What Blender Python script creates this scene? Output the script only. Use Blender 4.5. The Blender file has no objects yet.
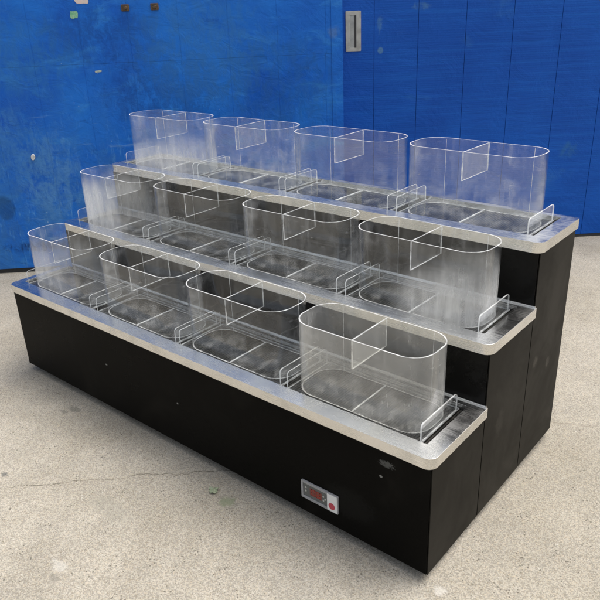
import bpy, bmesh, math, random
from mathutils import Vector, Matrix
random.seed(7)
S = bpy.context.scene
COL = S.collection

# ------------------------------------------------------------------ camera
cyaw, cpitch, croll = 0.7094, -0.4133, -0.0409
cy_, sy_ = math.cos(cyaw), math.sin(cyaw)
cp_, sp_ = math.cos(cpitch), math.sin(cpitch)
F = Vector((-sy_*cp_, cy_*cp_, sp_))
R = Vector((cy_, sy_, 0))
U = R.cross(F)
c_, s_ = math.cos(croll), math.sin(croll)
R2, U2 = R*c_ + U*s_, U*c_ - R*s_
cam_d = bpy.data.cameras.new('camera')
cam = bpy.data.objects.new('camera', cam_d)
COL.objects.link(cam)
M = Matrix((R2, U2, -F)).transposed().to_4x4()
M.translation = Vector((2.6466, -1.2225, 1.4407))
cam.matrix_world = M
cam_d.sensor_width = 36
cam_d.lens = 681.44/600*36
cam_d.clip_start = 0.02
cam_d.clip_end = 500
S.camera = cam

# ------------------------------------------------------------------ light
SUN_EL, SUN_AZ = math.radians(65), math.radians(42)     # azimuth measured clockwise from +Y
w = bpy.data.worlds.new('World')
S.world = w
w.use_nodes = True
nt = w.node_tree
nt.nodes.clear()
sky = nt.nodes.new('ShaderNodeTexSky')
sky.sky_type = 'NISHITA'
sky.sun_disc = False
sky.sun_elevation = SUN_EL
sky.sun_rotation = SUN_AZ
sky.air_density = 1.0
sky.dust_density = 5.0
sky.ozone_density = 1.0
hs = nt.nodes.new('ShaderNodeHueSaturation')
hs.inputs['Saturation'].default_value = 0.45
bg = nt.nodes.new('ShaderNodeBackground')
bg.inputs['Strength'].default_value = 0.15
wo = nt.nodes.new('ShaderNodeOutputWorld')
nt.links.new(sky.outputs[0], hs.inputs['Color'])
nt.links.new(hs.outputs[0], bg.inputs[0])
nt.links.new(bg.outputs[0], wo.inputs[0])
sl = bpy.data.lights.new('sun', 'SUN')
sl.energy = 1.8
sl.angle = math.radians(50)
sl.color = (1.0, 0.96, 0.90)
so = bpy.data.objects.new('sun', sl)
COL.objects.link(so)
sd = Vector((math.sin(SUN_AZ)*math.cos(SUN_EL), math.cos(SUN_AZ)*math.cos(SUN_EL), math.sin(SUN_EL)))
so.rotation_euler = sd.to_track_quat('Z', 'Y').to_euler()
so.location = (3, -3, 5)

vs = S.view_settings
vs.view_transform = 'Standard'
vs.look = 'None'
vs.gamma = 1
vs.use_curve_mapping = False
vs.exposure = 0.82
S.cycles.max_bounces = 8
S.cycles.transparent_max_bounces = 96
S.cycles.glossy_bounces = 8
S.cycles.transmission_bounces = 10
S.cycles.use_denoising = True
S.cycles.sample_clamp_indirect = 8

# ------------------------------------------------------------------ helpers
class N:
    """tiny node-graph helper"""
    def __init__(self, name):
        self.m = bpy.data.materials.new(name)
        self.m.use_nodes = True
        self.t = self.m.node_tree
        self.t.nodes.clear()
        self.out = self.t.nodes.new('ShaderNodeOutputMaterial')
        self.co = self.t.nodes.new('ShaderNodeTexCoord')
    def n(self, kind, **kw):
        o = self.t.nodes.new('ShaderNode' + kind)
        for k, v in kw.items():
            if hasattr(o, k):
                setattr(o, k, v)
        return o
    def put(self, sock, v):
        if isinstance(v, bpy.types.NodeSocket):
            self.t.links.new(v, sock)
        elif isinstance(v, bpy.types.Node):
            self.t.links.new(v.outputs[0], sock)
        else:
            sock.default_value = v
    def math(self, op, a, b=0.0, c=None, clamp=False):
        o = self.n('Math', operation=op)
        o.use_clamp = clamp
        self.put(o.inputs[0], a)
        self.put(o.inputs[1], b)
        if c is not None:
            self.put(o.inputs[2], c)
        return o.outputs[0]
    def obj(self, scale=(1, 1, 1), loc=(0, 0, 0), rot=(0, 0, 0), which='Object'):
        mp = self.n('Mapping')
        self.t.links.new(self.co.outputs[which], mp.inputs[0])
        mp.inputs['Scale'].default_value = scale
        mp.inputs['Location'].default_value = loc
        mp.inputs['Rotation'].default_value = rot
        return mp.outputs[0]
    def xyz(self, v=None):
        s = self.n('SeparateXYZ')
        self.put(s.inputs[0], v if v is not None else self.co.outputs['Object'])
        return s.outputs
    def noise(self, vec, scale, detail=4, rough=0.55, dist=0.0, dim='3D'):
        o = self.n('TexNoise')
        o.noise_dimensions = dim
        self.put(o.inputs['Vector'], vec)
        o.inputs['Scale'].default_value = scale
        o.inputs['Detail'].default_value = detail
        o.inputs['Roughness'].default_value = rough
        o.inputs['Distortion'].default_value = dist
        return o.outputs[0]
    def vor(self, vec, scale, feature='F1', out=0, rnd=1.0):
        o = self.n('TexVoronoi', feature=feature)
        self.put(o.inputs['Vector'], vec)
        o.inputs['Scale'].default_value = scale
        o.inputs['Randomness'].default_value = rnd
        return o.outputs[out]
    def ramp(self, fac, lo, hi, a=0.0, b=1.0):
        o = self.n('MapRange')
        o.interpolation_type = 'SMOOTHSTEP'
        self.put(o.inputs[0], fac)
        o.inputs[1].default_value = lo
        o.inputs[2].default_value = hi
        o.inputs[3].default_value = a
        o.inputs[4].default_value = b
        return o.outputs[0]
    def mix(self, fac, a, b, kind='MIX'):
        o = self.n('Mix')
        o.data_type = 'RGBA'
        o.blend_type = kind
        self.put(o.inputs[0], fac)
        for s_, v in ((o.inputs[6], a), (o.inputs[7], b)):
            if isinstance(v, tuple) and len(v) == 3:
                v = (*v, 1)
            self.put(s_, v)
        return o.outputs[2]
    def bump(self, h, strength=0.3, dist=0.01, nrm=None):
        o = self.n('Bump')
        o.inputs['Strength'].default_value = strength
        o.inputs['Distance'].default_value = dist
        self.put(o.inputs['Height'], h)
        if nrm is not None:
            self.put(o.inputs['Normal'], nrm)
        return o.outputs[0]
    def bsdf(self, color, rough=0.5, metal=0.0, normal=None, coat=0.0, ior=1.5, **kw):
        o = self.n('BsdfPrincipled')
        if isinstance(color, tuple) and len(color) == 3:
            color = (*color, 1)
        self.put(o.inputs['Base Color'], color)
        self.put(o.inputs['Roughness'], rough)
        self.put(o.inputs['Metallic'], metal)
        o.inputs['IOR'].default_value = ior
        o.inputs['Coat Weight'].default_value = coat
        if normal is not None:
            self.put(o.inputs['Normal'], normal)
        for k, v in kw.items():
            self.put(o.inputs[k], v)
        return o
    def done(self, sh):
        self.t.links.new(sh.outputs[0] if isinstance(sh, bpy.types.Node) else sh, self.out.inputs[0])
        return self.m


def link(name, bm, mats, parent=None, smooth=None, loc=None, bevel=None, kind=None, label=None):
    me = bpy.data.meshes.new(name)
    bmesh.ops.recalc_face_normals(bm, faces=bm.faces)
    if smooth:
        for f in bm.faces:
            f.smooth = True
    bm.to_mesh(me)
    bm.free()
    if smooth:
        me.set_sharp_from_angle(angle=math.radians(smooth))
    for m in (mats if isinstance(mats, (list, tuple)) else [mats]):
        me.materials.append(m)
    o = bpy.data.objects.new(name, me)
    COL.objects.link(o)
    if parent:
        o.parent = parent
    if loc:
        o.location = loc
    if bevel:
        b = o.modifiers.new('bevel', 'BEVEL')
        b.width = bevel
        b.segments = 2
        b.limit_method = 'ANGLE'
        b.angle_limit = math.radians(40)
    if kind:
        o['kind'] = kind
    if label:
        o['label'] = label
    return o


def tag(o, label, cat, group=None):
    o['label'] = label
    o['category'] = cat
    if group:
        o['group'] = group
    return o


def empty(name, loc=(0, 0, 0), rz=0.0):
    o = bpy.data.objects.new(name, None)
    o.empty_display_size = 0.1
    COL.objects.link(o)
    o.location = loc
    o.rotation_euler = (0, 0, rz)
    return o


def box(bm, x0, x1, y0, y1, z0, z1, mi=0):
    v = [bm.verts.new(p) for p in ((x0, y0, z0), (x1, y0, z0), (x1, y1, z0), (x0, y1, z0),
                                   (x0, y0, z1), (x1, y0, z1), (x1, y1, z1), (x0, y1, z1))]
    for q in ((0, 3, 2, 1), (4, 5, 6, 7), (0, 1, 5, 4), (1, 2, 6, 5), (2, 3, 7, 6), (3, 0, 4, 7)):
        f = bm.faces.new([v[i] for i in q])
        f.material_index = mi
    return v


def bx(*a):
    bm = bmesh.new()
    box(bm, *a)
    return bm


def prism(bm, pts, axis, a, b, mside=0, mcap=0):
    """extrude a closed 2D outline along an axis between a and b"""
    def P(p, t):
        return {'x': (t, p[0], p[1]), 'y': (p[0], t, p[1]), 'z': (p[0], p[1], t)}[axis]
    lo = [bm.verts.new(P(p, a)) for p in pts]
    hi = [bm.verts.new(P(p, b)) for p in pts]
    n = len(pts)
    f = bm.faces.new(lo); f.material_index = mcap
    f = bm.faces.new(hi); f.material_index = mcap
    for i in range(n):
        f = bm.faces.new((lo[i], lo[(i+1) % n], hi[(i+1) % n], hi[i]))
        f.material_index = mside


def rrect(x0, x1, y0, y1, radii, seg=8):
    """outline of a rounded rectangle; radii = (x0y0, x1y0, x1y1, x0y1)"""
    out = []
    for (cx, cy, sx, sy, a0), r in zip(((x0, y0, 1, 1, 180), (x1, y0, -1, 1, 270), (x1, y1, -1, -1, 0), (x0, y1, 1, -1, 90)), radii):
        if r <= 0:
            out.append((cx, cy))
            continue
        for k in range(seg+1):
            a = math.radians(a0 + 90*k/seg)
            out.append((cx + sx*r + r*math.cos(a), cy + sy*r + r*math.sin(a)))
    return out


# ------------------------------------------------------------------ materials
def mat_ground():
    k = N('aggregate_concrete')
    P = k.obj()
    big = k.noise(P, 0.9, 5, 0.6)
    mid = k.noise(P, 5.0, 5, 0.6)
    base = k.mix(k.ramp(big, .35, .65), (.255, .234, .188), (.325, .301, .252))
    base = k.mix(k.ramp(k.noise(P, 2.1, 6, .7, .5), .46, .66, 0, .45), base, (.205, .185, .145))
    base = k.mix(k.ramp(mid, .40, .68, 0, .35), base, (.225, .21, .18))
    # fine stones
    g1 = k.vor(P, 330, out=1)
    gs = k.n('SeparateColor'); k.put(gs.inputs[0], g1)
    st = k.ramp(gs.outputs[0], .0, 1.0, .66, 1.30)
    hue = k.mix(k.ramp(gs.outputs[1], .55, 1., 0, .35), base, (.30, .235, .15))
    cm = k.n('Combine' + 'Color')
    for i in range(3):
        k.put(cm.inputs[i], st)
    col = k.mix(.8, hue, cm.outputs[0], 'MULTIPLY')
    fine = k.noise(P, 700, 3, .8)
    cm2 = k.n('Combine' + 'Color')
    f2 = k.ramp(fine, .3, .7, .62, 1.34)
    for i in range(3):
        k.put(cm2.inputs[i], f2)
    col = k.mix(.7, col, cm2.outputs[0], 'MULTIPLY')
    # dark pores and bits
    d = k.vor(P, 85)
    sz = k.noise(P, 14, 2)
    thr = k.ramp(sz, .40, .75, 0.08, .26)
    pore = k.math('LESS_THAN', d, thr)
    col = k.mix(k.math('MULTIPLY', pore, .8), col, (.08, .07, .055))
    d2 = k.vor(P, 9.5)
    bit = k.math('LESS_THAN', d2, k.ramp(k.noise(P, 3.1, 2), .52, .7, 0.0, .055))
    col = k.mix(k.math('MULTIPLY', bit, .8), col, (.05, .045, .04))
    # pale quartz grains
    d3 = k.vor(k.obj(loc=(3, 7, 0)), 85)
    pal = k.math('LESS_THAN', d3, k.ramp(k.noise(P, 21, 2), .45, .8, .05, .25))
    col = k.mix(k.math('MULTIPLY', pal, .55), col, (.46, .44, .39))
    # wear stains with a shape of their own
    xs = k.xyz()
    wob = k.noise(P, 45, 7, .75)
    def blot(x, y, rx, ry, c, amt, col):
        dx = k.math('DIVIDE', k.math('SUBTRACT', xs[0], x), rx)
        dy = k.math('DIVIDE', k.math('SUBTRACT', xs[1], y), ry)
        rr = k.math('ADD', k.math('MULTIPLY', dx, dx), k.math('MULTIPLY', dy, dy))
        rr = k.math('ADD', rr, k.math('MULTIPLY', k.math('SUBTRACT', wob, .5), 5.0))
        return k.mix(k.ramp(rr, 1.25, .25, 0, amt), col, c)
    col = blot(.462, -.066, .035, .016, (.10, .095, .08), .55, col)
    col = blot(.44, -.10, .02, .012, (.10, .095, .08), .5, col)
    col = blot(.625, -.448, .018, .01, (.09, .09, .085), .8, col)
    col = blot(1.14, -.565, .035, .018, (.48, .47, .43), .35, col)
    col = blot(1.17, -.60, .022, .012, (.14, .13, .11), .5, col)
    col = blot(2.035, .012, .022, .016, (.50, .48, .44), .45, col)
    col = blot(1.33, -.085, .030, .024, (.16, .18, .11), .75, col)
    col = blot(1.05, -.33, .10, .04, (.21, .2, .165), .4, col)
    col = blot(2.6, .9, .30, .12, (.22, .205, .17), .4, col)
    col = blot(-.1, .75, .35, .06, (.24, .22, .175), .4, col)
    # cracks: wandering lines between two points
    def crack(ax, ay, bx_, by_, amp, wid, seed, col, amt=.75):
        L = math.hypot(bx_-ax, by_-ay); ux, uy = (bx_-ax)/L, (by_-ay)/L
        rx = k.math('SUBTRACT', xs[0], ax); ry = k.math('SUBTRACT', xs[1], ay)
        al = k.math('ADD', k.math('MULTIPLY', rx, ux), k.math('MULTIPLY', ry, uy))
        ac = k.math('SUBTRACT', k.math('MULTIPLY', ry, ux), k.math('MULTIPLY', rx, uy))
        cv = k.n('CombineXYZ'); k.put(cv.inputs[0], al); cv.inputs[1].default_value = seed
        nn = k.noise(cv.outputs[0], 7, 6, .62)
        off = k.math('MULTIPLY', k.math('SUBTRACT', nn, .5), amp)
        dd = k.math('ABSOLUTE', k.math('SUBTRACT', ac, off))
        wv = k.ramp(k.noise(cv.outputs[0], 25, 3, .6), .35, .7, wid*.35, wid)
        m = k.math('LESS_THAN', dd, wv)
        inside = k.math('MULTIPLY', k.math('GREATER_THAN', al, 0), k.math('LESS_THAN', al, L))
        m = k.math('MULTIPLY', m, inside)
        halo = k.math('MULTIPLY', k.ramp(dd, .012, .0, 0, .22), inside)
        c2 = k.mix(halo, col, (.25, .22, .17))
        return k.mix(k.math('MULTIPLY', m, amt), c2, (.07, .06, .045)), m
    col, m1 = crack(.55, -.62, 1.28, .10, .11, .0022, 3.3, col)
    col, m2 = crack(1.9, .93, 3.2, 1.35, .10, .0014, 9.1, col, .5)
    col, m3 = crack(1.2, 3.0, 4.6, 1.9, .2, .002, 17.7, col, .5)
    h = k.math('ADD', k.math('MULTIPLY', k.vor(P, 190), .8), k.math('MULTIPLY', k.noise(P, 420, 3, .7), .8))
    h = k.math('SUBTRACT', h, k.math('MULTIPLY', pore, .7))
    h = k.math('SUBTRACT', h, k.math('MULTIPLY', m1, 1.5))
    nb = k.bump(h, .55, .0022)
    nb = k.bump(k.noise(P, 18, 4), .25, .006, nb)
    return k.done(k.bsdf(col, .88, 0, nb, ior=1.4))


def mat_blue(name, weathered):
    k = N(name)
    P = k.obj()
    big = k.noise(P, 1.5, 6, .62, .4)
    if weathered:
        base = k.mix(k.ramp(big, .33, .66), (.0025, .070, .38), (.009, .130, .50))
        strk = k.noise(k.obj(scale=(1, 1, 3.2), rot=(0, .5, 0)), 3.2, 8, .66, .9)
        base = k.mix(k.ramp(strk, .52, .72, 0, .8), base, (.026, .175, .50))
        sc = k.noise(k.obj(scale=(4.5, 1, .9)), 11, 7, .74, .4)
        xs0 = k.xyz()
        low = k.math('MULTIPLY', k.ramp(xs0[2], 1.15, .35, .12, 1.0), k.ramp(xs0[0], .4, -1.0, .35, 1.0))
        base = k.mix(k.math('MULTIPLY', k.ramp(sc, .53, .68, 0, .75), low), base, (.08, .26, .56))
        ch = k.noise(k.obj(scale=(1.5, 1, 1.1)), 3.6, 6, .66, .5)
        base = k.mix(k.math('MULTIPLY', k.ramp(ch, .42, .62, 0, .5), low), base, (.035, .135, .31))
        ch2 = k.noise(k.obj(scale=(1.2, 1, 1.6), loc=(4, 2, 1)), 6.5, 7, .7, 1.2)
        base = k.mix(k.ramp(ch2, .60, .72, 0, .5), base, (.002, .038, .20))
        # scraped horizontal smears
        sm = k.noise(k.obj(scale=(1, 1, 9), rot=(0, -.12, 0)), 2.7, 7, .7)
        base = k.mix(k.math('MULTIPLY', k.ramp(sm, .60, .70, 0, .7), low), base, (.17, .33, .52))
    else:
        base = k.mix(k.ramp(big, .3, .7), (.0018, .054, .30), (.004, .078, .38))
        strk = k.noise(k.obj(scale=(.35, 1, 11)), 5, 6, .65)
        base = k.mix(k.ramp(strk, .42, .75, 0, .5), base, (.007, .10, .42))
        pt = k.noise(k.obj(loc=(2, 0, 5)), 2.3, 5, .6, .5)
        base = k.mix(k.ramp(pt, .6, .74, 0, .35), base, (.04, .16, .38))
    # peeled flecks
    fl = k.vor(k.obj(scale=(1, 1, .6)), 24)
    flk = k.math('LESS_THAN', fl, k.ramp(k.noise(P, 4, 3), .54, .8, .0, .13 if weathered else .05))
    base = k.mix(k.math('MULTIPLY', flk, .6), base, (.26, .38, .50))
    xs = k.xyz()
    wob = k.noise(k.obj(scale=(1, 1, .8)), 13, 8, .72, .7)
    wob2 = k.noise(k.obj(scale=(1.6, 1, .5), loc=(3, 1, 2)), 30, 6, .75, .4)
    def blot(x, z, rx, rz, c, amt, col, j=1.6):
        c = tuple(q*.75 for q in c)
        dx = k.math('DIVIDE', k.math('SUBTRACT', xs[0], x), rx)
        dz = k.math('DIVIDE', k.math('SUBTRACT', xs[2], z), rz)
        rr = k.math('ADD', k.math('MULTIPLY', dx, dx), k.math('MULTIPLY', dz, dz))
        if j > 1.4:
            win = k.ramp(rr, 2.6, 0, 0, 1.0)
            pat = k.ramp(k.math('ADD', k.math('MULTIPLY', win, .15), k.math('ADD', k.math('MULTIPLY', wob, .6), k.math('MULTIPLY', wob2, .4))),  .54, .72)
            return k.mix(k.math('MULTIPLY', k.math('MULTIPLY', pat, win), amt), col, c)
        rr = k.math('ADD', rr, k.math('MULTIPLY', k.math('SUBTRACT', wob, .5), j))
        return k.mix(k.ramp(rr, 1.3, .5, 0, amt), col, c)
    if weathered:
        base = blot(-1.60, .40, .055, .075, (.012, .065, .17), .6, base, .9)
        base = blot(-1.30, .56, .16, .24, (.09, .27, .58), .8, base, 3.4)
        base = blot(-1.5, .75, .2, .2, (.05, .21, .54), .7, base, 3.4)
        base = blot(-1.45, .16, .22, .035, (.004, .025, .11), .8, base, 3.0)
        base = blot(-.96, 1.13, .001, .010, (.45, .47, .36), .9, base, 1.2)
        base = blot(-.9, 1.30, .34, .14, (.0022, .045, .25), .5, base, 1.5)
        base = blot(-.62, 1.02, .34, .20, (.0022, .045, .25), .55, base, 1.5)
        base = blot(-.40, 1.22, .34, .26, (.028, .17, .50), .8, base, 3.2)
        base = blot(-1.35, 1.22, .3, .2, (.026, .165, .48), .7, base, 3.2)
        base = blot(0.05, 1.0, .3, .3, (.022, .115, .31), .4, base, 3.2)
        base = blot(.33, 1.28, .03, .03, (.12, .22, .40), .5, base)
    else:
        base = blot(.60, 1.30, .018, .045, (.10, .25, .42), .6, base, 2.6)
        base = blot(.60, 1.17, .016, .018, (.12, .27, .42), .6, base, 1.2)
        base = blot(.82, 1.39, .05, .02, (.10, .25, .40), .45, base, 2.4)
        base = blot(1.75, .56, .06, .05, (.04, .17, .34), .5, base, 2.4)
    # ripple and bumps
    rip = k.n('TexWave'); rip.wave_type = 'BANDS'; rip.bands_direction = 'Z'
    k.put(rip.inputs['Vector'], k.obj())
    rip.inputs['Scale'].default_value = 26 if not weathered else 5
    rip.inputs['Distortion'].default_value = 1.6
    rip.inputs['Detail'].default_value = 3
    rip.inputs['Detail Scale'].default_value = 1.2
    nb = k.bump(rip.outputs[0], .075 if not weathered else .05, .003)
    nb = k.bump(k.noise(k.obj(scale=(1, 1, 1.4)), 9 if weathered else 5, 6, .65, .8), .5, .012, nb)
    rg = k.ramp(k.noise(P, 7, 5, .65), .3, .7, .34, .58)
    return k.done(k.bsdf(base, rg, 0, nb, ior=1.45, **{'Specular IOR Level': .22}))


def mat_steel():
    k = N('brushed_stainless')
    P = k.obj(scale=(3, 160, 160))
    br = k.noise(P, 4, 4, .6)
    big = k.noise(k.obj(), 8, 5, .6)
    rg = k.math('ADD', k.ramp(br, .3, .7, .12, .26), k.ramp(big, .35, .7, 0, .14))
    col = k.mix(k.ramp(big, .4, .7, 0, .5), (.78, .775, .76), (.54, .535, .52))
    nb = k.bump(br, .03, .0006)
    nb = k.bump(k.noise(k.obj(), 26, 3), .10, .0015, nb)
    return k.done(k.bsdf(col, rg, 1.0, nb))


def mat_black(name, col=(.0045, .0042, .0036), rough=.30, dust=.5, spec=.10):
    k = N(name)
    P = k.obj()
    sm = k.noise(P, 3.5, 6, .65, .4)
    rg = k.ramp(sm, .3, .75, rough-.06, rough+.14)
    c = k.mix(k.ramp(sm, .5, .8, 0, dust*.25), col, (.05, .045, .036))
    spk = k.vor(P, 55)
    s2 = k.math('LESS_THAN', spk, k.ramp(k.noise(P, 5, 3), .58, .8, 0, .06))
    c = k.mix(k.math('MULTIPLY', s2, .35*dust), c, (.22, .21, .18))
    if name == 'black_side_panel':
        xs = k.xyz(); wb = k.noise(P, 60, 5, .8)
        for (yy, zz, ry, rz) in ((.638, .393, .020, .020), (.748, .345, .018, .022), (.40, .30, .03, .05)):
            dy = k.math('DIVIDE', k.math('SUBTRACT', xs[1], yy), ry)
            dz = k.math('DIVIDE', k.math('SUBTRACT', xs[2], zz), rz)
            q = k.math('ADD', k.math('ADD', k.math('MULTIPLY', dy, dy), k.math('MULTIPLY', dz, dz)), k.math('MULTIPLY', k.math('SUBTRACT', wb, .5), 5))
            c = k.mix(k.ramp(q, 1.1, .2, 0, .5 if rz < .03 else .2), c, (.055, .05, .042))
    nb = k.bump(k.noise(P, 5, 3), .05, .01)
    return k.done(k.bsdf(c, rg, 0, nb, ior=1.45, **{'Specular IOR Level': spec}))


def mat_front():
    """black laminate of the low front panel, with its pale scuffs"""
    k = N('scuffed_black_laminate')
    P = k.obj()
    sm = k.noise(P, 3.5, 6, .65, .4)
    c = k.mix(k.ramp(sm, .5, .8, 0, .14), (.0045, .0042, .0036), (.05, .045, .036))
    xs = k.xyz()
    wob = k.noise(k.obj(scale=(1, 1, 1.8)), 150, 5, .8)
    def blot(x, z, rx, rz, cc, amt, col, j=3.2):
        dx = k.math('DIVIDE', k.math('SUBTRACT', xs[0], x), rx)
        dz = k.math('DIVIDE', k.math('SUBTRACT', xs[2], z), rz)
        rr = k.math('ADD', k.math('MULTIPLY', dx, dx), k.math('MULTIPLY', dz, dz))
        rr = k.math('ADD', rr, k.math('MULTIPLY', k.math('SUBTRACT', wob, .5), j))
        return k.mix(k.ramp(rr, 1.0, .3, 0, amt), col, cc)
    c = blot(1.862, .331, .026, .011, (.13, .13, .12), .6, c, 5.5)
    c = blot(1.845, .285, .006, .005, (.22, .22, .20), .8, c, 1)
    c = blot(.62, .22, .008, .004, (.2, .2, .18), .8, c, 1)
    c = blot(1.02, .20, .005, .005, (.2, .2, .18), .8, c, 1)
    c = blot(1.74, .14, .10, .06, (.020, .020, .018), .25, c)
    nb = k.bump(k.noise(P, 4, 3), .05, .01)
    return k.done(k.bsdf(c, k.ramp(sm, .3, .75, .22, .40), 0, nb, ior=1.45, **{'Specular IOR Level': .03}))


def mat_acrylic(name, haze, tint=(.985, .99, .99), fog=None, patch=0, base_haze=0):
    """clear thin acrylic sheet: see-through, mirror-like reflection, scratches, dried water film"""
    k = N(name)
    P = k.obj()
    lw = k.n('Fresnel')
    geo = k.n('NewGeometry')
    # same reflectance on the inner side of the sheet as on the outer one
    k.put(lw.inputs[0], k.math('SUBTRACT', 1.49, k.math('MULTIPLY', geo.outputs['Backfacing'], 1.49-1/1.49)))
    bmp = k.bump(k.noise(P, 14, 2, .4), .12, .003)
    k.put(lw.inputs['Normal'], bmp)
    tr = k.n('BsdfTransparent'); tr.inputs[0].default_value = (*tint, 1)
    gl = k.n('BsdfGlossy'); gl.inputs['Roughness'].default_value = .02
    k.put(gl.inputs['Normal'], bmp)
    body = k.n('MixShader')
    k.put(body.inputs[0], k.math('MULTIPLY', lw.outputs[0], .82, clamp=True))
    k.put(body.inputs[1], tr); k.put(body.inputs[2], gl)
    # dirt film; its vertical streaks also stand in for reflections of neighbouring bins
    strk = k.noise(k.obj(scale=(1, 1, .12)), 42, 5, .65)
    clo = k.noise(P, 7.5, 5, .62, .5)
    amt = k.math('ADD', k.math('MULTIPLY', k.ramp(strk, .50, .72), .55), k.ramp(clo, .48, .66))
    amt = k.math('MULTIPLY', amt, haze*1.5)
    amt = k.math('ADD', amt, haze*.2+base_haze)
    scr = k.noise(k.obj(scale=(1, 1, .05)), 190, 3, .6)
    amt = k.math('ADD', amt, k.math('MULTIPLY', k.math('MULTIPLY', k.ramp(scr, .60, .70), k.ramp(clo, .42, .6)), haze*2.5))
    scr2 = k.noise(k.obj(scale=(.12, .12, 1), rot=(.4, .5, 0)), 240, 3, .6)
    amt = k.math('ADD', amt, k.math('MULTIPLY', k.math('MULTIPLY', k.ramp(scr2, .66, .72), k.ramp(clo, .5, .4)), haze*4))
    spots = k.math('LESS_THAN', k.vor(P, 70), k.ramp(k.noise(P, 9, 2), .5, .8, 0, .10))
    amt = k.math('ADD', amt, k.math('MULTIPLY', spots, .12))
    if patch:
        pn = k.noise(P, 16, 6, .7, .6)
        ps = k.noise(P, 95, 3, .7)
        amt = k.math('ADD', amt, k.math('MULTIPLY', k.math('MULTIPLY', k.ramp(pn, .50, .62), k.ramp(ps, .42, .62, .3, 1)), patch))
    if fog:
        xs = k.xyz()
        fx, fz, rx, rz, fa = fog
        dx = k.math('DIVIDE', k.math('SUBTRACT', xs[0], fx), rx)
        dz = k.math('DIVIDE', k.math('SUBTRACT', xs[2], fz), rz)
        rr = k.math('ADD', k.math('MULTIPLY', dx, dx), k.math('MULTIPLY', dz, dz))
        rr = k.math('ADD', rr, k.math('MULTIPLY', k.math('SUBTRACT', clo, .5), 1.6))
        amt = k.math('ADD', amt, k.math('MULTIPLY', k.ramp(rr, 1.6, .0, 0, fa), k.ramp(strk, .25, .7, .45, 1.0)))
    amt = k.math('MINIMUM', amt, .8)
    df = k.n('BsdfDiffuse'); df.inputs[0].default_value = (.80, .80, .78, 1)
    tl = k.n('BsdfTranslucent'); tl.inputs[0].default_value = (.80, .80, .78, 1)
    ds = k.n('MixShader'); ds.inputs[0].default_value = .5
    k.put(ds.inputs[1], df); k.put(ds.inputs[2], tl)
    o = k.n('MixShader')
    k.put(o.inputs[0], amt); k.put(o.inputs[1], body); k.put(o.inputs[2], ds)
    return k.done(o)


def mat_edge():
    """sawn edge of the acrylic: frosted, scatters light"""
    k = N('frosted_acrylic_edge')
    df = k.n('BsdfDiffuse'); df.inputs[0].default_value = (.93, .94, .93, 1)
    tl = k.n('BsdfTranslucent'); tl.inputs[0].default_value = (.86, .88, .88, 1)
    tr = k.n('BsdfTransparent')
    gl = k.n('BsdfGlossy'); gl.inputs['Roughness'].default_value = .2
    a = k.n('MixShader'); a.inputs[0].default_value = .45
    k.put(a.inputs[1], df); k.put(a.inputs[2], tl)
    b = k.n('MixShader'); b.inputs[0].default_value = .15
    k.put(b.inputs[1], a); k.put(b.inputs[2], gl)
    c = k.n('MixShader')
    k.put(c.inputs[0], k.ramp(k.noise(k.obj(), 22, 5, .7), .32, .68, 0, .72))
    k.put(c.inputs[1], b); k.put(c.inputs[2], tr)
    return k.done(c)


def mat_plain(name, col, rough=.5, metal=0.0, nscale=0, namt=0.0, col2=None, spec=.5):
    k = N(name)
    c = col
    nb = None
    if nscale:
        nz = k.noise(k.obj(), nscale, 5, .65)
        c = k.mix(k.ramp(nz, .35, .7, 0, 1), col, col2 or tuple(x*.6 for x in col))
        nb = k.bump(nz, namt, .003)
    return k.done(k.bsdf(c, rough, metal, nb, **{'Specular IOR Level': spec}))


G = mat_ground()
BLUE_W = mat_blue('weathered_blue_paint', True)
BLUE_D = mat_blue('door_blue_paint', False)
STEEL = mat_steel()
BLK = mat_black('black_laminate', rough=.2, spec=.16)
BLK_F = mat_front()
BLK_S = mat_black('black_side_panel', (.0055, .005, .004), .38, 1.0, .07)
WELLM = mat_black('well_liner_black', (.006, .006, .005), .45, .4)
GRATEM = mat_plain('dark_grate', (.005, .005, .0045), .5, 0, 60, .2, (.03, .028, .024), spec=.12)
EDGE = mat_edge()
RUST = mat_plain('rusty_iron', (.045, .03, .02), .8, 0, 60, .5, (.13, .08, .04))
ZINC = mat_plain('cast_zinc', (.42, .42, .40), .42, .7, 25, .2, (.30, .30, .28))
DARK = mat_plain('dark_recess', (.02, .02, .02), .7)
RUB = mat_plain('caster_plastic', (.55, .55, .52), .5, 0, 30, .1)

# ------------------------------------------------------------------ ground
bm = bmesh.new()
bmesh.ops.create_grid(bm, x_segments=40, y_segments=40, size=120)
link('ground', bm, G, kind='structure')

# ------------------------------------------------------------------ blue wall and sliding door
WA = math.atan(.9414)
WALL_TOP = 1.92
wall = empty('blue_wall', (0, 1.722, 0), WA)
tag(wall, 'weathered blue painted board wall left of the sliding door, dark strip at its foot', 'wall')


def grooved(bm, s0, s1, z0, z1, y, depth, joints, gw=.004, gd=.006, rows=()):
    """board wall: one outline with narrow grooves, extruded upward"""
    js = sorted(j for j in joints if s0+.01 < j < s1-.01)
    front = [(s0, y)]
    for j in js:
        front += [(j-gw/2, y), (j-gw/4, y+gd), (j+gw/4, y+gd), (j+gw/2, y)]
    front += [(s1, y)]
    pts = front + [(s1, y+depth), (s0, y+depth)]
    prism(bm, pts, 'z', z0, z1)


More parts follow.
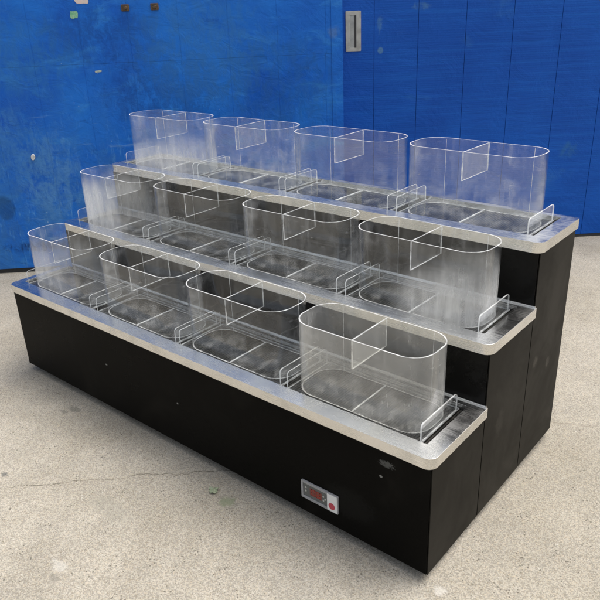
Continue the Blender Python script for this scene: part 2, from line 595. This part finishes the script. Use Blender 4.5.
J = [-.24 + .262*i for i in range(-22, 3)]
bm = bmesh.new()
grooved(bm, -6.0, .380, .03, 1.1708, -.018, .05, J, .0012, .0012)
grooved(bm, -6.0, .380, 1.1715, WALL_TOP, -.018, .05, [j+.004 for j in J], .0012, .0012)
link('board_panel', bm, BLUE_W, wall)
bm = bx(-6.0, .378, -.006, .032, 0.0, .03)
link('base_rail', bm, DARK, wall)
bm = bx(-6.0, .39, -.03, .10, WALL_TOP, WALL_TOP+.05)
link('cap_rail', bm, BLUE_D, wall)
# flat trim strip along the closing edge
bm = bx(.318, .3775, -.0205, -.018, .04, WALL_TOP-.01)
link('edge_strip', bm, BLUE_W, wall)

door = empty('sliding_door', (0, 1.722, 0), WA)
tag(door, 'blue grooved sliding door with a grey recessed pull, right of the weathered wall', 'door')
JD = [.560, .805, 1.072, 1.338, 1.612, 1.88, 2.15, 2.42, 2.69, 2.96, 3.23, 3.5, 3.77, 4.04]
bm = bmesh.new()
grooved(bm, .36, 5.2, .02, WALL_TOP-.02, .060, .04, [-.1+(j+.1)*1.0065 for j in JD], .0032, .004)
link('board_panel', bm, BLUE_D, door)
bm = bx(.40, 5.2, .062, .098, 0, .018)
link('bottom_rail', bm, DARK, door)
# recessed pull: plate with a slot, cup behind
h = bmesh.new()
x0, x1, z0, z1, yf = .405, .490, 1.172, 1.380, .060
sx0, sx1, sz0, sz1 = x0+.024, x1-.026, z0+.018, z1-.022
def ring_plate(bm, o, i, y0, y1, n):
    lo = []
    for pts, yy in ((o, y0), (i, y0), (i, y1), (o, y1)):
        lo.append([bm.verts.new((p[0], yy, p[1])) for p in pts])
    for a, b in ((0, 1), (1, 2), (2, 3), (3, 0)):
        for q in range(n):
            bm.faces.new((lo[a][q], lo[a][(q+1) % n], lo[b][(q+1) % n], lo[b][q]))
o_ = rrect(x0, x1, z0, z1, (.004,)*4, 4)
i_ = rrect(sx0, sx1, sz0, sz1, (.003,)*4, 4)
ring_plate(h, o_, i_, yf-.006, yf-.0005, len(o_))
hp = link('handle', h, ZINC, door, bevel=.001)
hb = bmesh.new()
box(hb, sx0-.001, sx1+.001, yf-.0035, yf-.0012, sz0-.001, sz1+.001)
link('recess', hb, mat_plain('pull_cup', (.36, .37, .35), .5, .4, 18, .2, (.25, .26, .25)), hp)
hb = bmesh.new()
box(hb, sx1-.010, sx1-.0005, yf-.0058, yf-.0036, sz0, sz1)
link('inner_lip', hb, DARK, hp)

def wall_pt(s, z, off=-.018):
    c, t = math.cos(WA), math.sin(WA)
    return Vector((s*c - off*t, 1.722 + s*t + off*c, z))

# paper scraps and bolts on the wall
def scrap(name, s, z, w_, h_, m, seed, label, cat, extra=None):
    rr = random.Random(seed)
    bm = bmesh.new()
    n = 14
    pts = []
    for i in range(n):
        a = 2*math.pi*i/n
        k_ = 1/max(abs(math.cos(a)), abs(math.sin(a)))
        q = .5*k_*rr.uniform(.84, 1.03)
        pts.append((w_*q*math.cos(a), h_*q*math.sin(a)))
    prism(bm, pts, 'y', -.0012, 0.0)
    o = link(name, bm, m, loc=wall_pt(s, z, -.0182))
    o.rotation_euler = (0, rr.uniform(-.1, .1), WA)
    return tag(o, label, cat)

PAPER = mat_plain('white_paper', (.50, .48, .44), .8, 0, 40, .3, (.62, .45, .40))
GREEN = mat_plain('green_paper', (.10, .34, .17), .8, 0, 60, .4, (.30, .45, .30))
PALE = mat_plain('pale_label', (.42, .46, .36), .7, 0, 60, .2, (.20, .30, .32))
scrap('sticker', -.985, 1.487, .075, .034, PAPER, 3, 'torn white sticker at the top of the weathered blue wall', 'sticker')
scrap('paper_scrap', -1.035, 1.418, .042, .036, GREEN, 5, 'small torn green paper scrap on the blue wall below the white sticker', 'paper scrap')
scrap('label_scrap', -.953, 1.132, .038, .011, PALE, 8, 'tiny pale yellow label stuck alone on the blue wall', 'sticker')

def bolt(s, z, label):
    e = empty('bolt', wall_pt(s, z, -.018), WA)
    tag(e, label, 'bolt', 'rusty bolts at the top of the blue wall')
    bm = bmesh.new()
    prism(bm, rrect(-.021, .021, -.017, .017, (.005,)*4, 4), 'y', -.005, 0)
    link('washer_plate', bm, RUST, e, bevel=.001)
    bm = bmesh.new()
    pts = [(.010*math.cos(math.pi/3*i+.2), .010*math.sin(math.pi/3*i+.2)) for i in range(6)]
    prism(bm, pts, 'y', -.016, -.005)
    link('bolt_head', bm, RUST, e, bevel=.001)
bolt(-.765, 1.442, 'left of two rusty brown bolts near the top of the blue wall')
bolt(-.612, 1.442, 'right of two rusty brown bolts near the top of the blue wall')
# a pale hook-like peg
e = bmesh.new()
for q in range(1):
    pts = [(.011*math.cos(math.pi/8*i), .017*math.sin(math.pi/8*i)) for i in range(16)]
    prism(e, pts, 'y', -.010, 0)
o = link('wall_plug', e, mat_plain('pale_plaster', (.62, .62, .60), .8, 0, 50, .4), loc=wall_pt(-1.385, .69, -.018), bevel=.002)
o.rotation_euler = (0, .2, WA)
tag(o, 'small whitish plug low on the blue wall above the front left bins', 'wall plug')

# ------------------------------------------------------------------ display cabinet
X1, OV, TH, ZB = 2.0, .009, .0318, .030
Z = [.4063, .5988, .7975]
YF = [0.0, .2893, .5750]
YB = .8689
cab = empty('display_cabinet', (X1/2, YB/2, 0))
tag(cab, 'black three-tier display cabinet with stainless steel tops and a small digital controller', 'display cabinet')
cab_off = Vector((-X1/2, -YB/2, 0))
def part(name, bm, m, parent=None, **kw):
    o = link(name, bm, m, parent or cab, **kw)
    if parent is None:
        o.location = cab_off
    return o

A, B = OV, X1-OV
# front panel and risers
part('front_panel', bx(A, B, OV, OV+.018, ZB, Z[0]-TH), BLK_F, bevel=.001)
for i in (1, 2):
    part('riser_panel', bx(A+.001, B-.001, YF[i]+OV, YF[i]+OV+.018, Z[i-1]-.0005, Z[i]-TH), BLK, bevel=.001)
part('back_panel', bx(A, B, YB-.018-OV, YB-OV, ZB, Z[2]-TH), BLK)
ys = [OV+.0185, YF[1]+OV+.0, YF[2]+OV+.0, YB-OV-.0185]
for i in range(3):
    ya = ys[0]-.0165 if i == 0 else ys[i]
    yb = ys[i+1]-.0035 if i < 2 else YB-OV
    yb2 = yb
    for side in (0, 1):
        if side:
            bb = bx(B+.0005, B+.0035, ya, yb2, ZB, Z[i]-TH-(.001 if i == 2 else .001))
        else:
            bb = bx(A-.0035, A-.0005, ya, yb2, ZB, Z[i]-TH-.001)
        part('side_panel', bb, BLK_S, bevel=.0008)
part('bottom_panel', bx(A+.003, B-.003, OV+.02, YB-OV-.02, ZB+.004, ZB+.02), BLK)
# the wide gap seam filler behind the side panels
for side in (0, 1):
    bb = bmesh.new()
    prof = [(OV+.019, ZB+.022), (YB-OV-.02, ZB+.022), (YB-OV-.02, Z[2]-TH-.005), (YF[2]+.03, Z[2]-TH-.005), (YF[2]+.03, Z[1]-TH-.005),
            (YF[1]+.03, Z[1]-TH-.005), (YF[1]+.03, Z[0]-TH-.005), (OV+.019, Z[0]-TH-.005)]
    prism(bb, prof, 'x', (B-.012) if side else (A+.002), (B-.001) if side else (A+.011))
    part('side_frame', bb, DARK)

WY0, WY1, WX0, WX1 = .055, .272, .030, 1.952
for i in range(3):
    y0 = YF[i]
    y1 = (YF[i+1]+OV-.0006) if i < 2 else YB
    r = .028
    outer = rrect(0, X1, y0, y1, (r, r, .0 if i < 2 else .006, .0 if i < 2 else .006), 10)
    inner = rrect(WX0, WX1, y0+WY0, y0+WY1, (.006,)*4, 4)
    bm = bmesh.new()
    vo, vi = [], []
    for zz in (Z[i]-TH, Z[i]):
        vo.append([bm.verts.new((*p, zz)) for p in outer])
        vi.append([bm.verts.new((*p, zz)) for p in inner])
    for k in (0, 1):
        eds = []
        for ring in (vo[k], vi[k]):
            for q in range(len(ring)):
                eds.append(bm.edges.new((ring[q], ring[(q+1) % len(ring)])))
        bmesh.ops.triangle_fill(bm, use_beauty=True, use_dissolve=False, edges=eds)
    for ring0, ring1 in ((vo[0], vo[1]), (vi[0], vi[1])):
        for q in range(len(ring0)):
            bm.faces.new((ring0[q], ring0[(q+1) % len(ring0)], ring1[(q+1) % len(ring1)], ring1[q]))
    ct = part('countertop', bm, STEEL, bevel=.0025)
    # well liner under the opening
    bm = bmesh.new()
    g = .004
    box(bm, WX0-g, WX1+g, y0+WY0-g, y0+WY1+g, Z[i]-.085, Z[i]-.082)
    box(bm, WX0-g, WX0-.001, y0+WY0-g, y0+WY1+g, Z[i]-.0815, Z[i]-TH-.001)
    box(bm, WX1+.001, WX1+g, y0+WY0-g, y0+WY1+g, Z[i]-.0815, Z[i]-TH-.001)
    box(bm, WX0, WX1, y0+WY0-g, y0+WY0-.001, Z[i]-.0815, Z[i]-TH-.001)
    box(bm, WX0, WX1, y0+WY1+.001, y0+WY1+g, Z[i]-.0815, Z[i]-TH-.001)
    part('well_liner', bm, WELLM)
    # dark grate across the well
    bm = bmesh.new()
    gz1, gz0 = Z[i]-.014, Z[i]-.022
    nb_ = 230
    for q in range(nb_):
        xx = WX0+.006+(WX1-WX0-.012)*q/(nb_-1)
        box(bm, xx-.0024, xx+.0024, y0+WY0+.002, y0+WY1-.002, gz0, gz1)
    for yy in (.02, .10, .19):
        box(bm, WX0+.003, WX1-.003, y0+WY0+yy-.003, y0+WY0+yy+.003, gz0-.004, gz0+.0005)
    part('grate', bm, GRATEM)

# slim steel upstand where each tread meets its riser
for i in (0, 1):
    part('joint_trim', bx(A+.004, X1-.004, YF[i+1]+OV-.0036, YF[i+1]+OV-.0008, Z[i]+.0003, Z[i]+.0045), STEEL)

# temperature controller on the front panel
cp = empty('control_panel'); cp.parent = cab
cp.location = cab_off + Vector((1.637, OV, .1160))
cp.rotation_euler = (0, math.radians(0), 0)
W2, H2 = .068, .0315
bm = bmesh.new()
o_ = rrect(-W2, W2, -H2, H2, (.003,)*4, 3); i_ = rrect(-W2+.006, W2-.040, -H2+.008, H2-.008, (.002,)*4, 3)
ring_plate(bm, o_, i_, -.006, -.0004, len(o_))
link('bezel', bm, mat_plain('grey_plastic', (.30, .30, .30), .4, 0, 30, .05, (.22, .22, .22)), cp, bevel=.0008)
bm = bx(-W2+.005, W2-.041, -.0030, -.0010, -H2+.007, H2-.007)
link('screen', bm, mat_plain('dark_screen', (.10, .105, .10), .15), cp)
k = N('red_digits'); LED = k.done(k.bsdf((.32, .03, .02), .4, 0))
bm = bmesh.new()
def seg7(bm, ox, segs, s=.012, t=.0024):
    G7 = {'a': (0, s, s, s), 'g': (0, 0, s, 0), 'd': (0, -s, s, -s), 'f': (0, 0, 0, s), 'b': (s, 0, s, s), 'e': (0, -s, 0, 0), 'c': (s, -s, s, 0)}
    for c in segs:
        xa, za, xb, zb = G7[c]
        box(bm, ox+min(xa, xb)-t/2, ox+max(xa, xb)+t/2, -.0036, -.0031, min(za, zb)*.8-t/2, max(za, zb)*.8+t/2)
seg7(bm, -.030, 'abcdef'); seg7(bm, -.012, 'abcdefg')
link('digits', bm, LED, cp)
bm = bx(-.037, .008, -.0033, -.00302, -.0128, .0128)
link('display_window', bm, mat_plain('display_red', (.16, .045, .035), .3), cp)
for (bx_, bz_) in ((-.052, .008), (-.052, -.004), (.014, .006), (.014, -.008), (.021, -.001)):
    bm = bmesh.new()
    prism(bm, [(bx_+.0032*math.cos(a*math.pi/5), bz_+.0032*math.sin(a*math.pi/5)) for a in range(10)], 'y', -.0042, -.0031)
    link('button', bm, mat_plain('button_grey', (.40, .40, .36), .5), cp)
bm = bx(W2-.038, W2-.003, -.0068, -.0061, -H2+.003, H2-.003)
st_ = link('sticker', bm, mat_plain('sticker_white', (.66, .66, .63), .5), cp)
bm = bmesh.new()
prism(bm, [(W2-.0215+.0115*math.cos(a*math.pi/10), -.011+.0115*math.sin(a*math.pi/10)) for a in range(20)], 'y', -.0073, -.0069)
link('red_mark', bm, mat_plain('sticker_red', (.42, .05, .07), .5), st_)

# swivel casters under the corners
def caster(x, y):
    c = empty('caster'); c.parent = cab
    c.location = cab_off + Vector((x, y, 0))
    bm = bmesh.new()
    prism(bm, [(.0145*math.cos(a*math.pi/10), .0145+.0145*math.sin(a*math.pi/10)) for a in range(20)], 'x', -.009, .009)
    link('wheel', bm, RUB, c, bevel=.001)
    bm = bmesh.new()
    box(bm, -.02, .02, -.02, .02, .0305, .0335)
    box(bm, -.014, -.011, -.008, .008, .012, .030)
    box(bm, .011, .014, -.008, .008, .012, .030)
    link('bracket', bm, ZINC, c)
for x in (.10, 1.0, 1.90):
    for y in (.10, .80):
        caster(x, y)

# ------------------------------------------------------------------ acrylic bins and trays
BL, BD, BH, CR, T = .430, .176, .2141, .068, .0038
def ring(bm, oo, ii, z0, z1, mside, medge):
    n = len(oo)
    V = [[bm.verts.new((*p, z)) for p in pts] for pts, z in ((oo, z0), (ii, z0), (ii, z1), (oo, z1))]
    for a, b, m in ((0, 1, medge), (1, 2, mside), (2, 3, medge), (3, 0, mside)):
        for q in range(n):
            f = bm.faces.new((V[a][q], V[a][(q+1) % n], V[b][(q+1) % n], V[b][q]))
            f.material_index = m

def make_bin(mat, warp):
    root = empty('acrylic_bin')
    hx, hy = BL/2, BD/2
    oo = rrect(-hx, hx, -hy, hy, (CR,)*4, 14)
    ii = rrect(-hx+T, hx-T, -hy+T, hy-T, (CR-T,)*4, 14)
    def bow(p):
        return (p[0], p[1] + warp*math.cos(math.pi*p[0]/BL)*(1 if p[1] > 0 else -1))
    oo = [bow(p) for p in oo]; ii = [bow(p) for p in ii]
    bm = bmesh.new()
    ring(bm, oo, ii, 0.0, BH+.008, 0, 1)
    link('bin_wall', bm, [mat, EDGE], root, smooth=35)
    # divider hanging between the long walls
    yy = hy - T - .0006 + warp
    bm = bmesh.new()
    z0, z1 = BH+.008-.089, BH+.0065
    box(bm, -.0023, .0023, -yy, yy, z0, z1)
    for f in bm.faces:
        c = f.calc_center_median()
        f.material_index = 0 if abs(f.normal.x) > .5 or abs(c.x) > .002 else 1
    link('divider', bm, [mat, EDGE], root)
    bm = bmesh.new()
    box(bm, -.0013, .0013, -yy, yy, 0.0, .003)
    link('cross_bar', bm, EDGE, root)
    # pale strips added as highlight lines where the bent ends meet the long wall
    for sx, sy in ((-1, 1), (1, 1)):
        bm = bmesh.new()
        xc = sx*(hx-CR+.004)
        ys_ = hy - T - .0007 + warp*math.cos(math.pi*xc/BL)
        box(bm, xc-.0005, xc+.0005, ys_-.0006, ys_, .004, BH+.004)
        link('highlight_strip', bm, EDGE, root)
    return root

def make_tray(mat, width):
    root = empty('acrylic_tray')
    hw, y0, y1 = width/2, -.0955, .1085
    bm = bmesh.new()
    box(bm, -hw, hw, y0, y1, 0, .004)
    bm.normal_update()
    for f in bm.faces:
        f.material_index = 0 if abs(f.normal.z) > .5 else 1
    link('tray_floor', bm, [mat, EDGE], root)
    for s in (-1, 1):
        bm = bmesh.new()
        xa = -hw if s < 0 else hw-.004
        pts = rrect(y0+.002, y1-.013, .0042, .058, (0, 0, .012, .012), 6)
        prism(bm, pts, 'x', xa, xa+.004, 1, 0)
        link('end_flange', bm, [mat, EDGE], root)
    return root

AC = {
    'clear': mat_acrylic('clear_acrylic', .030),
    'dusty': mat_acrylic('dusty_acrylic', .060),
    'fogged_left': mat_acrylic('acrylic_fogged_left', .05, fog=(-.12, .03, .19, .13, .20)),
    'white_left': mat_acrylic('acrylic_white_left', .05, fog=(-.12, .03, .19, .15, .42)),
    'misted': mat_acrylic('acrylic_misted', .05, fog=(.0, .00, .24, .11, .30)),
    'fogged_right': mat_acrylic('acrylic_fogged_right', .045, fog=(.13, .02, .17, .13, .36)),
    'beige_veil': mat_acrylic('beige_veil_acrylic', .06, (.975, .97, .945), base_haze=.085),  # beige tint and even haze: ground reflection and dirt put into the colour
}
TRAYM = mat_acrylic('tray_acrylic', .012, patch=.13)
CX = [[.2672, .7580, 1.2289, 1.7046], [.2604, .7435, 1.2229, 1.7063], [.2691, .7452, 1.2228, 1.7057]]
KIND = [['fogged_left', 'dusty', 'clear', 'beige_veil'], ['white_left', 'clear', 'dusty', 'fogged_right'], ['misted', 'dusty', 'clear', 'dusty']]
row = ['front', 'middle', 'back']
pos = ['leftmost', 'second from left', 'third from left', 'rightmost']
LB = {
    (0, 0): 'clear acrylic bin with fogged foot, leftmost in the lowest front row',
    (0, 1): 'clear acrylic bin second from left in the lowest front row',
    (0, 2): 'clean clear acrylic bin with bright rim, third from left in the front row',
    (0, 3): 'beige looking acrylic bin rightmost in the front row, above the controller side corner',
    (1, 0): 'foggy white clouded acrylic bin leftmost in the middle row',
    (1, 1): 'clear acrylic bin second from left in the middle row',
    (1, 2): 'dusty clear acrylic bin third from left in the middle row',
    (1, 3): 'acrylic bin clouded at its lower right, rightmost in the middle row',
    (2, 0): 'clear acrylic bin leftmost in the top back row against the blue wall',
    (2, 1): 'clear acrylic bin second from left in the top back row',
    (2, 2): 'clear acrylic bin third from left in the top back row, across the door edge',
    (2, 3): 'clear acrylic bin rightmost in the top back row before the blue door',
}
rr = random.Random(11)
for t in range(3):
    for i in range(4):
        yc = YF[t] + .0746 + .0865
        zt = Z[t] - .0140
        tr = make_tray(TRAYM, .452 if i < 3 else .452)
        tr.location = (CX[t][i] if i else CX[t][i], YF[t]+.1575, zt+.0002)
        tag(tr, 'flat clear acrylic tray with upright ends under the %s bin, %s row' % (pos[i], row[t]),
            'tray', 'clear acrylic trays under the bins')
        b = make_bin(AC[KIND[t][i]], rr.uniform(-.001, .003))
        b.location = (CX[t][i], yc, zt+.0046)
        b.rotation_euler = (0, 0, math.radians(rr.uniform(-1.1, 1.1)))
        tag(b, LB[(t, i)], 'bin', 'clear acrylic bins in rows on the display cabinet')

# ------------------------------------------------------------------ litter on the ground
bm = bmesh.new()
lr = random.Random(4)
n = 16
top, bot = [], []
for i in range(n):
    a = 2*math.pi*i/n
    q = .014*lr.uniform(.55, 1.25)
    z = .004+.009*lr.random()
    top.append(bm.verts.new((q*math.cos(a)*1.2, q*math.sin(a), z)))
    bot.append(bm.verts.new((q*math.cos(a)*1.15, q*math.sin(a)*.95, z-.003)))
ct_, cb_ = bm.verts.new((0, 0, .013)), bm.verts.new((0, 0, .0005))
for i in range(n):
    j = (i+1) % n
    bm.faces.new((top[i], top[j], ct_))
    bm.faces.new((bot[j], bot[i], cb_))
    bm.faces.new((top[i], bot[i], bot[j], top[j]))
o = link('dry_leaf', bm, mat_plain('pale_green_leaf', (.15, .19, .11), .7, 0, 120, .4, (.27, .29, .20)), loc=(1.262, -.075, 0))
tag(o, 'crumpled pale green leaf on the concrete in front of the black cabinet', 'leaf')
